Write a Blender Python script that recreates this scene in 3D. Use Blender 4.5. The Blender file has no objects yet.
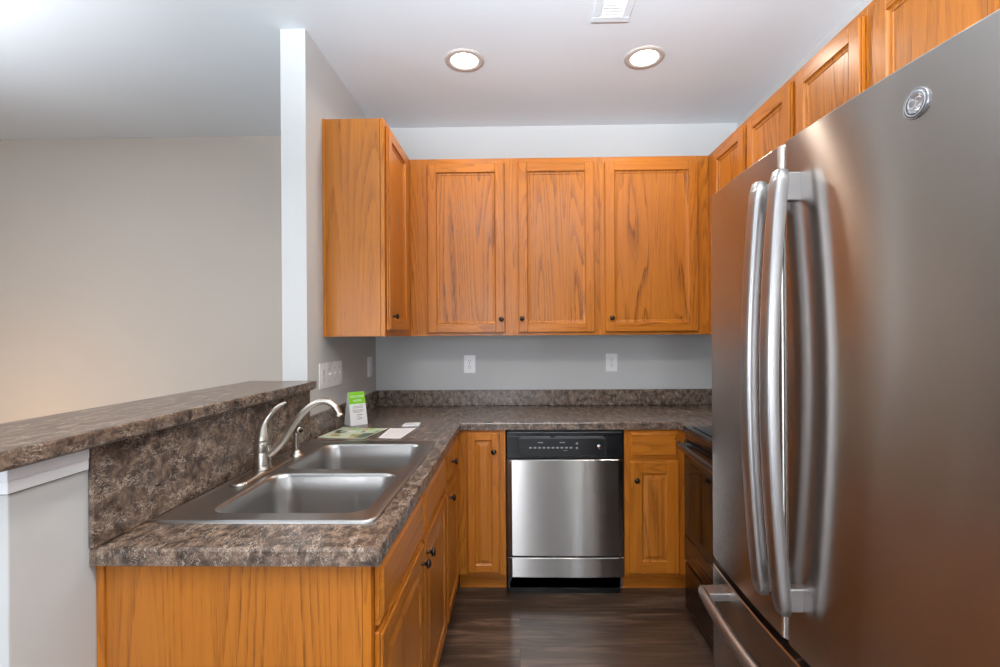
import bpy, bmesh, math, random
from mathutils import Vector, Matrix
random.seed(7)
C = bpy.context.scene.collection
S = bpy.context.scene
V = Vector

# ------------------------------------------------------------------ camera
f_px, yaw, roll = 482.905, -0.0186, 0.0067
cam_d = bpy.data.cameras.new('camera'); cam = bpy.data.objects.new('camera', cam_d); C.objects.link(cam)
cam_d.sensor_width = 36; cam_d.sensor_fit = 'HORIZONTAL'; cam_d.lens = f_px * 36 / 1000
cam_d.shift_x = -8.99 / 1000; cam_d.shift_y = 1.9 / 1000; cam_d.clip_start = 0.02
ca, sa, cr, sr = math.cos(yaw), math.sin(yaw), math.cos(roll), math.sin(roll)
A = Matrix(((ca, -sa, 0), (sa, ca, 0), (0, 0, 1))); B = Matrix(((cr, 0, -sr), (0, 1, 0), (sr, 0, cr)))
R = B @ A
right, fwd, up = R[0], R[1], R[2]
M = Matrix(((right[0], up[0], -fwd[0], 0), (right[1], up[1], -fwd[1], 0), (right[2], up[2], -fwd[2], 1.3718), (0, 0, 0, 1)))
cam.matrix_world = M
S.camera = cam

# ------------------------------------------------------------------ world, lights, exposure
S.view_settings.view_transform = 'Standard'; S.view_settings.look = 'None'
S.view_settings.gamma = 1; S.view_settings.use_curve_mapping = False
S.view_settings.exposure = 0.36
S.cycles.max_bounces = 10; S.cycles.diffuse_bounces = 5; S.cycles.glossy_bounces = 5
S.cycles.use_denoising = True; S.cycles.sample_clamp_indirect = 2.5
w = bpy.data.worlds.new('daylight'); S.world = w; w.use_nodes = True
w.node_tree.nodes['Background'].inputs[0].default_value = (0.80, 0.89, 1.0, 1)
w.node_tree.nodes['Background'].inputs[1].default_value = 1.0

def area(name, loc, target, sx, sy, power, col, shape='RECTANGLE', spread=180):
    d = bpy.data.lights.new(name, 'AREA'); o = bpy.data.objects.new(name, d); C.objects.link(o)
    d.shape = shape; d.size = sx; d.size_y = sy; d.energy = power; d.color = col; d.spread = math.radians(spread)
    o.location = loc; o.rotation_euler = (V(target) - V(loc)).to_track_quat('-Z', 'Y').to_euler()
    return o
YR = -3.6      # wall behind the camera
XW = -4.6      # far side wall of the living room
area('daylight_through_window_left', (-2.6, YR - .12, 1.35), (-2.6, 0, 1.25), 1.7, 1.9, 50, (0.88, 0.92, 1.0))
area('daylight_through_window_middle', (-.50, YR - .12, 1.30), (-.50, 0, 1.3), .55, 2.0, 48, (0.88, 0.92, 1.0))
area('daylight_through_window_right', (1.28, YR - .12, 1.30), (1.28, 0, 1.3), .20, 2.0, 40, (0.84, 0.92, 1.0))
area('daylight_through_side_window', (XW - .12, -.6, 1.45), (0, -.6, 1.3), 1.6, 1.5, 60, (0.90, 0.95, 1.0))
for i, (lx, ly) in enumerate(((-0.257, 2.397), (0.634, 2.399))):
    area('recessed_bulb', (lx, ly, 2.735), (lx, ly, 0), .13, .13, 4.0, (1.0, 0.90, 0.78), 'DISK', 150)
for i, (lx, ly) in enumerate(((-0.257, 0.35), (0.634, 0.35), (-2.6, 1.2), (-2.6, -1.4), (0.2, -1.8))):
    area('unseen_ceiling_light', (lx, ly, 2.735), (lx, ly, 0), .15, .15, 9 if i < 2 else 6, (1.0, 0.92, 0.82), 'DISK', 160)  # out of view, added for more light; first pair also read from fridge streaks
area('unseen_bounce_fill', (0.0, -.75, 1.75), (0.1, -.1, 2.74), .5, .5, 135, (0.85, 0.93, 1.0), 'DISK', 104)  # unseen upward fill, added behind the camera to brighten the ceiling
area('living_ambient_fill', (-2.6, .6, 1.6), (-2.6, .8, 2.74), .5, .5, 56, (0.95, 0.96, 1.0), 'DISK', 110)  # added upward fill to raise living-room ambient light, no known fixture
area('living_table_lamp', (-3.3, 2.3, .75), (-3.3, 3.2, 0.8), .2, .2, 4.5, (1.0, 0.62, 0.30), 'DISK', 180)

# ------------------------------------------------------------------ materials
def lin(c):
    return tuple((x / 255 / 12.92) if x / 255 <= .04045 else ((x / 255 + .055) / 1.055) ** 2.4 for x in c) + (1,)
class NT:
    def __init__(s, name):
        s.m = bpy.data.materials.new(name); s.m.use_nodes = True; s.t = s.m.node_tree
        s.b = s.t.nodes['Principled BSDF']
    def n(s, typ, **kw):
        x = s.t.nodes.new(typ)
        for k, v in kw.items():
            if k.startswith('i_'): x.inputs[k[2:].replace('_', ' ')].default_value = v
            else: setattr(x, k, v)
        return x
    def l(s, a, b): s.t.links.new(a, b)
    def ramp(s, fac, stops):
        r = s.n('ShaderNodeValToRGB'); e = r.color_ramp.elements
        while len(e) < len(stops): e.new(.5)
        for q, (p, c) in zip(e, stops): q.position = p; q.color = c
        s.l(fac, r.inputs[0]); return r.outputs[0]
    def coords(s, scale, rand=True):
        tc = s.n('ShaderNodeTexCoord'); o = tc.outputs['Object']
        if rand:
            oi = s.n('ShaderNodeObjectInfo'); mu = s.n('ShaderNodeMath', operation='MULTIPLY'); mu.inputs[1].default_value = 37.0
            s.l(oi.outputs['Random'], mu.inputs[0])
            ad = s.n('ShaderNodeVectorMath', operation='ADD'); s.l(o, ad.inputs[0]); s.l(mu.outputs[0], ad.inputs[1]); o = ad.outputs[0]
        mp = s.n('ShaderNodeMapping'); mp.inputs['Scale'].default_value = scale; s.l(o, mp.inputs[0]); return mp.outputs[0]
    def noise(s, vec, scale, detail=3, rough=.5, dist=0):
        n = s.n('ShaderNodeTexNoise'); n.inputs['Scale'].default_value = scale; n.inputs['Detail'].default_value = detail
        n.inputs['Roughness'].default_value = rough; n.inputs['Distortion'].default_value = dist; s.l(vec, n.inputs['Vector']); return n.outputs[0]
    def math(s, op, a, b=None, c=None):
        m = s.n('ShaderNodeMath', operation=op)
        for i, q in enumerate((a, b, c)):
            if q is None: continue
            if isinstance(q, (int, float)): m.inputs[i].default_value = q
            else: s.l(q, m.inputs[i])
        return m.outputs[0]
    def mix(s, fac, a, b, mode='MIX'):
        m = s.n('ShaderNodeMix', data_type='RGBA', blend_type=mode)
        for sock, q in ((m.inputs[0], fac), (m.inputs[6], a), (m.inputs[7], b)):
            if isinstance(q, (int, float, tuple)): sock.default_value = q
            else: s.l(q, sock)
        return m.outputs[2]
    def bump(s, h, strength, dist):
        b = s.n('ShaderNodeBump'); b.inputs['Strength'].default_value = strength; b.inputs['Distance'].default_value = dist
        s.l(h, b.inputs['Height']); s.l(b.outputs[0], s.b.inputs['Normal'])
    def set(s, **kw):
        for k, v in kw.items(): s.b.inputs[k.replace('_', ' ')].default_value = v
        return s

def plain(name, col, rough=.5, metal=0, **kw):
    t = NT(name); t.set(Roughness=rough, Metallic=metal); t.b.inputs['Base Color'].default_value = lin(col)
    for k, v in kw.items(): t.b.inputs[k.replace('_', ' ')].default_value = v
    # a little real surface variation
    n = t.noise(t.coords((1, 1, 1)), 9, 3); r = t.ramp(n, [(.3, (max(rough - .04, 0),) * 3 + (1,)), (.7, (min(rough + .04, 1),) * 3 + (1,))])
    t.l(r, t.b.inputs['Roughness'])
    return t.m

def paint(name, col, rough=.7):
    t = NT(name); t.set(Roughness=rough)
    v = t.coords((1, 1, 1), False); n = t.noise(v, 1.3, 2)
    c = lin(col); c2 = tuple(x * .965 for x in c[:3]) + (1,)
    t.l(t.ramp(n, [(.35, c2), (.65, c)]), t.b.inputs['Base Color'])
    t.bump(t.noise(v, 260, 3), .08, .002)
    return t.m

def oak(name, axis, light=(184, 110, 32), dark=(104, 52, 10), fig=1.0, freq=8.0, rings_n=20):
    t = NT(name)
    sc = [1, 1, 1]; sc[axis] = .065
    v = t.coords(tuple(sc))
    low = t.noise(v, freq, 1.5, .35, .15)                                 # long flame figure: contours of a stretched field
    rings = t.math('FRACT', t.math('MULTIPLY', low, rings_n))
    fl = t.ramp(rings, [(0, (.15, .15, .15, 1)), (.05, (1, 1, 1, 1)), (.16, (.8, .8, .8, 1)), (.5, (.16, .16, .16, 1)), (1, (0, 0, 0, 1))])
    sp = [330, 330, 330]; sp[axis] = 11
    por = t.noise(t.coords(tuple(sp)), 1.0, 3, .65)
    s2 = [75, 75, 75]; s2[axis] = 1.2
    st = t.noise(t.coords(tuple(s2)), 1.0, 3, .6)
    s3 = [5, 5, 5]; s3[axis] = .6
    wide = t.noise(t.coords(tuple(s3)), 1.0, 2)
    L, D = lin(light), lin(dark)
    base = t.mix(t.ramp(st, [(.35, (0, 0, 0, 1)), (.7, (1, 1, 1, 1))]), L, tuple(x * q for x, q in zip(L[:3], (.86, .80, .72))) + (1,))
    base = t.mix(t.ramp(wide, [(.4, (0, 0, 0, 1)), (.65, (.5, .5, .5, 1))]), base, tuple(x * .86 for x in L[:3]) + (1,))
    dash = t.ramp(por, [(.40, (.12,) * 3 + (1,)), (.58, (1, 1, 1, 1))])
    zone = t.ramp(t.noise(t.coords(tuple(s3)), 1.7, 1), [(.36, (.25, .25, .25, 1)), (.56, (1, 1, 1, 1))])
    col = t.mix(t.math('MULTIPLY', t.math('MULTIPLY', t.math('MULTIPLY', fl, dash), zone), .85 * fig), base, D)
    pc = t.ramp(por, [(.60, (0, 0, 0, 1)), (.74, (.5, .5, .5, 1))])
    col = t.mix(pc, col, D)
    t.l(col, t.b.inputs['Base Color']); t.set(Roughness=.33, Specular_IOR_Level=.3)
    t.b.inputs['Coat Weight'].default_value = .12; t.b.inputs['Coat Roughness'].default_value = .2
    t.bump(por, .10, .0005)
    return t.m

def laminate(name, k=1.0):
    t = NT(name); v = t.coords((1, 1, 1), False)
    warp = t.n('ShaderNodeTexNoise'); warp.inputs['Scale'].default_value = 22; warp.inputs['Detail'].default_value = 4; t.l(v, warp.inputs['Vector'])
    ad = t.n('ShaderNodeVectorMath', operation='MULTIPLY_ADD'); t.l(warp.outputs[1], ad.inputs[0]); ad.inputs[1].default_value = (.022, .022, .022); t.l(v, ad.inputs[2]); wv = ad.outputs[0]
    a = t.noise(v, 32, 8, .72, .35)
    c = t.ramp(a, [(.34, lin((40 * k, 32 * k, 29 * k))), (.45, lin((72 * k, 58 * k, 49 * k))), (.53, lin((99 * k, 81 * k, 69 * k))), (.65, lin((132 * k, 111 * k, 94 * k)))])
    for rot, off, amt in (((.4, .7, .6), 0, .6), ((1.3, .2, -.8), 5, .55)):
        m = t.n('ShaderNodeMapping'); m.inputs['Scale'].default_value = (130, 34, 80); m.inputs['Rotation'].default_value = rot; m.inputs['Location'].default_value = (off, off, off); t.l(wv, m.inputs[0])
        b = t.noise(m.outputs[0], 1, 3, .55, .8)
        ridge = t.math('ABSOLUTE', t.math('SUBTRACT', b, .5))
        line = t.ramp(ridge, [(0, (1, 1, 1, 1)), (.03, (0, 0, 0, 1))])
        mask = t.ramp(t.noise(m.outputs[0], .35, 3), [(.48, (0, 0, 0, 1)), (.6, (1, 1, 1, 1))])
        c = t.mix(t.math('MULTIPLY', t.math('MULTIPLY', line, mask), amt), c, lin((214 * k, 196 * k, 178 * k)))
    d = t.noise(wv, 75, 4, .7, .3)
    c = t.mix(t.ramp(d, [(.53, (0, 0, 0, 1)), (.64, (.55, .55, .55, 1))]), c, lin((40 * k, 34 * k, 33 * k)))
    t.l(c, t.b.inputs['Base Color']); t.set(Roughness=.24, Specular_IOR_Level=.5)
    t.bump(d, .04, .0005)
    return t.m

def steel(name, col=(180, 178, 176), rough=.2, aniso=.75, grain=(3, 3, 700), rot=0.0, tangent='Z', bstr=.035, var=.15):
    t = NT(name); t.set(Metallic=1.0, Roughness=rough, Anisotropic=aniso, Anisotropic_Rotation=rot)
    t.b.inputs['Base Color'].default_value = lin(col)
    if aniso:
        tg = t.n('ShaderNodeTangent', direction_type='RADIAL', axis=tangent); t.l(tg.outputs[0], t.b.inputs['Tangent'])
    n = t.noise(t.coords(grain, False), 1, 2, .6)
    r = t.ramp(n, [(.3, (rough * (1 - var),) * 3 + (1,)), (.7, (rough * (1 + var),) * 3 + (1,))]); t.l(r, t.b.inputs['Roughness'])
    if bstr: t.bump(n, bstr, .0004)
    return t.m

def planks(name):
    t = NT(name); v = t.coords((1, 1, 1), False)
    br = t.n('ShaderNodeTexBrick'); br.offset = .37; br.inputs['Scale'].default_value = 1
    br.inputs['Brick Width'].default_value = 1.25; br.inputs['Row Height'].default_value = .152; br.inputs['Mortar Size'].default_value = .0012
    br.inputs['Color1'].default_value = (0, 0, 0, 1); br.inputs['Color2'].default_value = (1, 1, 1, 1); br.inputs['Mortar'].default_value = (.5, .5, .5, 1)
    t.l(v, br.inputs['Vector'])
    off = t.n('ShaderNodeVectorMath', operation='MULTIPLY_ADD'); t.l(br.outputs[0], off.inputs[0]); off.inputs[1].default_value = (31, 17, 0); t.l(v, off.inputs[2])
    m = t.n('ShaderNodeMapping'); m.inputs['Scale'].default_value = (2.2, 26, 1); t.l(off.outputs[0], m.inputs[0])
    g = t.noise(m.outputs[0], 1, 6, .65, .8)
    m2 = t.n('ShaderNodeMapping'); m2.inputs['Scale'].default_value = (1.0, 7, 1); t.l(off.outputs[0], m2.inputs[0])
    g2 = t.noise(m2.outputs[0], 1, 3, .5, .3)
    c = t.ramp(g, [(.28, lin((30, 20, 14))), (.5, lin((66, 50, 40))), (.68, lin((124, 100, 84)))])
    c = t.mix(t.ramp(g2, [(.35, (.55, .55, .55, 1)), (.62, (0, 0, 0, 1))]), c, lin((40, 29, 22)))
    c = t.mix(t.math('MULTIPLY', br.outputs[0], .22), c, lin((104, 83, 70)))
    c = t.mix(br.outputs['Fac'], c, lin((30, 24, 22)))
    t.l(c, t.b.inputs['Base Color']); t.set(Roughness=.30)
    t.bump(g, .10, .001)
    return t.m

def glow(name, col, strength):
    t = NT(name); t.b.inputs['Base Color'].default_value = (1, 1, 1, 1)
    t.b.inputs['Emission Color'].default_value = lin(col); t.b.inputs['Emission Strength'].default_value = strength
    return t.m

MW = paint('painted_wall_cool_grey', (200, 201, 200)); MWL = paint('painted_wall_beige', (184, 175, 165))
MC = paint('ceiling_white', (227, 234, 240), .8); MT = plain('trim_white', (236, 238, 242), .35)
OX, OY, OZ = oak('oak_grain_x', 0), oak('oak_grain_y', 1), oak('oak_grain_z', 2)
PZ = oak('oak_panel_z', 2, (182, 110, 37), (98, 49, 11), 1.3, 7.0, 18)
SZ = oak('oak_side_z', 2, (176, 107, 36), (108, 58, 14), 1.1, 5.5, 22)
OIN = plain('cabinet_underside_brown', (96, 68, 44), .6)
LAM = laminate('brown_stone_laminate'); UND = plain('raw_board', (128, 110, 98), .8)
FLR = planks('dark_wood_planks')
STD = steel('brushed_steel_dishwasher', (176, 173, 170), .26, 1.0, (2, 2, 120), .25, bstr=0, var=.0)
STF = steel('brushed_steel_fridge', (188, 181, 175), .24, 1.0, (2, 2, 420), .25, bstr=0, var=.05)
STH = steel('satin_steel_handle', (184, 183, 184), .34, 0, (40, 40, 3), bstr=0, var=.05)
STS = steel('sink_steel', (172, 170, 167), .33, 0, (40, 3, 40), bstr=.0)
STN = steel('brushed_nickel', (186, 178, 168), .26, 0, (20, 20, 20), bstr=0, var=.05)
STR = steel('range_steel', (112, 98, 88), .25, .6, (3, 3, 800))
BRZ = plain('dark_bronze', (52, 42, 38), .28, .85)
BLK = plain('black_plastic', (16, 17, 19), .22); BLK2 = plain('matt_black', (6, 6, 7), .35)
GLS = plain('black_glass', (9, 9, 10), .06, 0, Specular_IOR_Level=.25)
CASE = plain('grey_case_paint', (70, 70, 72), .5)
WPL = plain('white_plastic', (246, 247, 248), .3); SLOT = plain('slot_dark', (52, 52, 54), .6)
GRY = plain('grey_print', (150, 152, 156), .5); PPR = plain('paper_white', (240, 241, 243), .55)
GRN = plain('paper_green', (122, 196, 16), .5); CHR = plain('chrome', (226, 226, 230), .1, 1.0)
LENS = glow('lamp_lens', (255, 244, 226), 9)
EMB = plain('badge_grey', (88, 89, 92), .6, 0); BDL = plain('badge_script', (186, 188, 192), .5, 0); BDG = plain('badge_rim', (168, 170, 174), .28, .9)

# ------------------------------------------------------------------ mesh helpers
def tagd(o, label=None, cat=None, group=None, kind=None):
    for k, v in (('label', label), ('category', cat), ('group', group), ('kind', kind)):
        if v: o[k] = v
    return o
def thing(name, label, cat, loc=(0, 0, 0), rz=0, group=None):
    o = bpy.data.objects.new(name, None); C.objects.link(o); o.location = loc; o.rotation_euler = (0, 0, rz)
    o.empty_display_size = .05
    return tagd(o, label, cat, group)
def frame(o):
    m = Matrix.Identity(4)
    while o: m = Matrix.Translation(o.location) @ o.rotation_euler.to_matrix().to_4x4() @ m; o = o.parent
    return m
class MB:
    """collects shapes in world coordinates (or local ones), one material slot per shape"""
    def __init__(s): s.bm = bmesh.new(); s.mats = []
    def _mi(s, m):
        if m not in s.mats: s.mats.append(m)
        return s.mats.index(m)
    def absorb(s, b, m, smooth=False):
        i = s._mi(m); mp = {}
        for v in b.verts: mp[v] = s.bm.verts.new(v.co)
        for fc in b.faces:
            try: q = s.bm.faces.new([mp[v] for v in fc.verts])
            except ValueError: continue
            q.material_index = i; q.smooth = smooth
        b.free(); return s
    def box(s, x0, x1, y0, y1, z0, z1, m, bev=0.0, seg=1):
        b = bmesh.new(); bmesh.ops.create_cube(b, size=1)
        for v in b.verts: v.co = V(((x0 + x1) / 2 + v.co.x * (x1 - x0), (y0 + y1) / 2 + v.co.y * (y1 - y0), (z0 + z1) / 2 + v.co.z * (z1 - z0)))
        if bev: bmesh.ops.bevel(b, geom=b.edges[:], offset=bev, segments=seg, affect='EDGES', profile=.6)
        return s.absorb(b, m, False)
    def loft(s, loops, m, cap0=True, cap1=True, smooth=True, closed=True):
        b = bmesh.new(); L = [[b.verts.new(p) for p in lp] for lp in loops]; n = len(L[0])
        for a, c in zip(L, L[1:]):
            for i in range(n if closed else n - 1):
                j = (i + 1) % n
                b.faces.new((a[i], a[j], c[j], c[i]))
        if cap0: b.faces.new(L[0][::-1])
        if cap1: b.faces.new(L[-1])
        bmesh.ops.recalc_face_normals(b, faces=b.faces[:])
        return s.absorb(b, m, smooth)
    def lathe(s, prof, origin, axis, m, n=24, smooth=True):
        axis = V(axis).normalized(); q = V((0, 0, 1)).rotation_difference(axis); loops = []
        for r, h in prof:
            loops.append([V(origin) + q @ V((max(r, 1e-5) * math.cos(2 * math.pi * i / n), max(r, 1e-5) * math.sin(2 * math.pi * i / n), h)) for i in range(n)])
        return s.loft(loops, m, True, True, smooth)
    def sweep(s, path, prof, m, upv=(0, 1, 0), scales=None, smooth=True):
        """prof: 2D points (side, up-ish) swept along path"""
        loops = []; P = [V(p) for p in path]
        for i, p in enumerate(P):
            t = (P[min(i + 1, len(P) - 1)] - P[max(i - 1, 0)]).normalized()
            side = V(upv).cross(t).normalized(); u = t.cross(side).normalized()
            k = scales[i] if scales else 1
            loops.append([p + side * a * k + u * c * k for a, c in prof])
        return s.loft(loops, m, True, True, smooth)
    def prism(s, pts2, z0, z1, m, plane='xy', bev=0):
        b = bmesh.new()
        f3 = {'xy': lambda a, c, h: (a, c, h), 'xz': lambda a, c, h: (a, h, c), 'yz': lambda a, c, h: (h, a, c)}[plane]
        lo = [b.verts.new(f3(a, c, z0)) for a, c in pts2]; hi = [b.verts.new(f3(a, c, z1)) for a, c in pts2]; n = len(lo)
        b.faces.new(lo[::-1]); b.faces.new(hi)
        for i in range(n): b.faces.new((lo[i], lo[(i + 1) % n], hi[(i + 1) % n], hi[i]))
        bmesh.ops.recalc_face_normals(b, faces=b.faces[:])
        if bev: bmesh.ops.bevel(b, geom=b.edges[:], offset=bev, segments=2, affect='EDGES', profile=.6)
        return s.absorb(b, m)
    def build(s, name, parent=None, label=None, local=False):
        me = bpy.data.meshes.new(name)
        o = bpy.data.objects.new(name, me); C.objects.link(o)
        if parent:
            o.parent = parent
            if not local: s.bm.transform(frame(parent).inverted())
        bmesh.ops.recalc_face_normals(s.bm, faces=s.bm.faces[:])
        s.bm.to_mesh(me); s.bm.free()
        for m in s.mats: me.materials.append(m)
        if label: o['label'] = label
        return o
def struct(name, mb):
    o = mb.build(name); o['kind'] = 'structure'; return o
def circ(r, n=16, ry=None): return [(r * math.cos(2 * math.pi * i / n), (ry or r) * math.sin(2 * math.pi * i / n)) for i in range(n)]
def rrect(x0, x1, y0, y1, r, n=6):
    pts = []
    for cx, cy, a0 in ((x1 - r, y0 + r, -90), (x1 - r, y1 - r, 0), (x0 + r, y1 - r, 90), (x0 + r, y0 + r, 180)):
        for i in range(n + 1):
            a = math.radians(a0 + 90 * i / n); pts.append((cx + r * math.cos(a), cy + r * math.sin(a)))
    return pts

# ------------------------------------------------------------------ setting
XL, XR, YB, ZC = -.937, 1.434, 3.168, 2.743
YP = 2.13
struct('floor', MB().box(XW, XR + .15, YR, 3.4, -.08, 0, FLR))
struct('ceiling', MB().box(XW, XR + .15, YR, 3.4, ZC, ZC + .12, MC))
struct('wall_back', MB().box(-1.05, XR + .12, YB, YB + .12, 0, ZC, MW))
struct('wall_left', MB().box(-1.05, XL, YP, YB, 0, ZC, MW, .003, 2))
struct('wall_right', MB().box(XR, XR + .12, YR, YB, 0, ZC, MW))
struct('wall_living', MB().box(XW, -1.05, 3.26, 3.38, 0, ZC, MWL))
def wall_with_hole(name, ax, pos, t, a0, a1, holes, m):
    mb = MB(); cuts = sorted(holes)
    def bx(p, q, z0, z1):
        if ax == 'y': mb.box(p, q, pos - t, pos, z0, z1, m)
        else: mb.box(pos - t, pos, p, q, z0, z1, m)
    cur = a0
    for h0, h1, z0, z1 in cuts:
        bx(cur, h0, 0, ZC)
        if z0 > 0: bx(h0, h1, 0, z0)
        bx(h0, h1, z1, ZC); cur = h1
    bx(cur, a1, 0, ZC); return struct(name, mb)
wall_with_hole('wall_rear', 'y', YR, .1, XW, XR, [(-3.45, -1.75, .4, 2.3), (-.80, -.20, .3, 2.3), (1.17, 1.40, .3, 2.3)], MW)
wall_with_hole('wall_living_side', 'x', XW, .1, YR, 3.4, [(-1.4, .2, .7, 2.2)], MWL)
def win(name, ax, pos, a0, a1, z0, z1):
    mb = MB()
    def bx(p, q, u, v):
        if ax == 'y': mb.box(p, q, pos - .07, pos + .015, u, v, MT, .003)
        else: mb.box(pos - .07, pos + .015, p, q, u, v, MT, .003)
    bx(a0, a0 + .06, z0, z1); bx(a1 - .06, a1, z0, z1); bx(a0 + .06, a1 - .06, z0, z0 + .06); bx(a0 + .06, a1 - .06, z1 - .06, z1)
    mid = (a0 + a1) / 2
    if a1 - a0 > 1: bx(mid - .025, mid + .025, z0 + .06, z1 - .06)
    struct(name, mb)
win('window_1', 'y', YR, -3.45, -1.75, .4, 2.3); win('window_2', 'y', YR, -.80, -.20, .3, 2.3); win('window_3', 'y', YR, 1.17, 1.40, .3, 2.3); win('window_4', 'x', XW, -1.4, .2, .7, 2.2)

# half wall under the bar, with its white moulding
hw0 = .868
struct('wall_half', MB().box(-1.055, XL, hw0, YP, 0, 1.139, MW, .003, 2))
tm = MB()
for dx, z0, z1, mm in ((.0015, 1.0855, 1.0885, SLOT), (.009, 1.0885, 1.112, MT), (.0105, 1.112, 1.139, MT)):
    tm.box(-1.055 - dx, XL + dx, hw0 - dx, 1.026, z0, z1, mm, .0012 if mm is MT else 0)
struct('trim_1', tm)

# breakfast bar slab
bar = thing('bar_top', 'long raised bar ledge of brown stone-look laminate on the half wall behind the sink', 'bar counter', (-1.04, 1.47, 1.14))
mb = MB(); mb.prism([(-1.195, .80), (-.892, .80), (-.892, 2.126), (-1.195, 2.126)], 1.1425, 1.177, LAM, bev=.006)
mb.build('slab', bar)
MB().box(-1.185, -.902, .81, 2.12, 1.1395, 1.1424, UND).build('underside_board', bar, 'plain grey-brown underside')

lam = MB().box(XL + .0005, XL + .0125, 1.032, 2.127, .9155, 1.139, LAM, .0008).build('splash_panel')
tagd(lam, 'tall brown laminate splash panel on the half wall behind the faucet', 'backsplash')

# ------------------------------------------------------------------ L-shaped worktop with sink cut-out
XC, YN, YC = -.302, 1.034, 2.533
ct = thing('countertop', 'brown stone-look laminate worktop running from the sink round the back wall', 'countertop', (-.6, 1.8, .877))
xs = [XL + .0005, -.86, -.385, XC, .839, XR]; ys = [YN, 1.215, 2.03, 2.362, YC, YB - .001]
def inside(x, y):
    if x < XC: return not (-.86 < x < -.385 and 1.215 < y < 2.03)
    if y > YC: return True
    return x > .839 and y > 2.362
b = bmesh.new(); gv = {}
def g(i, j):
    if (i, j) not in gv: gv[(i, j)] = b.verts.new((xs[i], ys[j], .876))
    return gv[(i, j)]
for i in range(5):
    for j in range(5):
        if inside((xs[i] + xs[i + 1]) / 2, (ys[j] + ys[j + 1]) / 2): b.faces.new((g(i, j), g(i + 1, j), g(i + 1, j + 1), g(i, j + 1)))
r = bmesh.ops.extrude_face_region(b, geom=b.faces[:])
for v in r['geom']:
    if isinstance(v, bmesh.types.BMVert): v.co.z = .914
def outer(e):
    a, c = e.verts[0].co, e.verts[1].co
    if a.z < .9 or c.z < .9: return False
    if abs(a.y - YN) < 1e-4 and abs(c.y - YN) < 1e-4: return True
    if abs(a.x - XC) < 1e-4 and abs(c.x - XC) < 1e-4 and max(a.y, c.y) <= YC + 1e-4: return True
    if abs(a.y - YC) < 1e-4 and abs(c.y - YC) < 1e-4 and min(a.x, c.x) >= XC - 1e-4 and max(a.x, c.x) <= .84: return True
    if abs(a.x - .839) < 1e-4 and abs(c.x - .839) < 1e-4 and max(a.y, c.y) <= YC + 1e-4: return True
    return False
b.verts.ensure_lookup_table(); bmesh.ops.recalc_face_normals(b, faces=b.faces[:])
eds = [e for e in b.edges if outer(e)]
bmesh.ops.bevel(b, geom=eds, offset=.006, segments=2, affect='EDGES', profile=.5)
mb = MB(); mb.absorb(b, LAM); mb.build('worktop', ct)
MB().box(XL + .019, XR - .001, YB - .019, YB - .0005, .9145, 1.016, LAM, .002).build('back_splash', ct)
MB().prism([(XL + .0005, YP + .002), (XL + .018, YP + .002), (XL + .018, YB - .0005), (XL + .0005, YB - .0005)], .9145, 1.016, LAM, bev=.002).build('side_splash', ct)

# ------------------------------------------------------------------ cabinet pieces
def knob(parent, p, n):
    n = V(n); k = MB()
    k.lathe([(.0065, 0), (.0058, .003), (.0048, .010), (.0060, .014), (.0125, .0175), (.0145, .021), (.0135, .025), (.0085, .0285), (.0001, .0295)], p, n, BRZ, 20)
    return k.build('knob', parent)
def slab_uv(o, u, n):
    """returns a function (u0,u1,z0,z1,d0,d1)->box args for a facade with width axis u ('x' or 'y'), outward normal sign n at plane o"""
    def f(u0, u1, z0, z1, d0, d1):
        a, c = sorted((o + n * d0, o + n * d1))
        return (u0, u1, a, c, z0, z1) if u == 'x' else (a, c, u0, u1, z0, z1)
    return f
def P3(o, u, n, a, z, d):
    return V((a, o + n * d, z)) if u == 'x' else V((o + n * d, a, z))
def door(parent, o, u, n, u0, u1, z0, z1, style='flat', name='door', fw=.056, T=.019, hand=None, label=None):
    """framed cabinet door; plate standing off plane o by T along n"""
    S_, Rl = OZ, (OX if u == 'x' else OY)
    f = slab_uv(o, u, n); mb = MB()
    mb.box(*f(u0, u0 + fw, z0, z1, .001, .0115), S_, .0015); mb.box(*f(u1 - fw, u1, z0, z1, .001, .0115), S_, .0015)
    mb.box(*f(u0 + fw, u1 - fw, z0, z0 + fw, .001, .0115), Rl, .0015); mb.box(*f(u0 + fw, u1 - fw, z1 - fw, z1, .001, .0115), Rl, .0015); mb.box(*f(u0 + fw - .001, u1 - fw + .001, z0 + fw - .001, z1 - fw + .001, .001, .005), S_)
    e = .004
    a0, a1, c0, c1 = u0 + e, u1 - e, z0 + e, z1 - e
    for q0, q1 in ((a0, u0 + fw), (u1 - fw, a1)): mb.box(*f(q0, q1, c0, c1, .0112, T), S_, .0022)
    for q0, q1 in ((c0, z0 + fw), (z1 - fw, c1)): mb.box(*f(u0 + fw, u1 - fw, q0, q1, .0112, T), Rl, .0022)
    if style == 'flat': prof = [(-.001, T - .0002), (.002, T - .006), (.006, T - .0085), (.014, T - .0095), (.0165, T - .0125), (.019, T - .0125)]
    else: prof = [(-.001, T - .0002), (.003, T - .006), (.007, T - .0075), (.011, T - .0075), (.030, T - .0015), (.032, T - .0015)]
    loops = []
    for ins, h in prof:
        k = fw + ins
        loops.append([P3(o, u, n, a, z, h) for a, z in ((u0 + k, z0 + k), (u1 - k, z0 + k), (u1 - k, z1 - k), (u0 + k, z1 - k))])
    mb.loft(loops, PZ, False, True, False)
    d = mb.build(name, parent, label)
    if hand: knob(d, P3(o, u, n, hand[0], hand[1], T), P3(0, u, n, 0, 0, 1))
    return d
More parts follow.
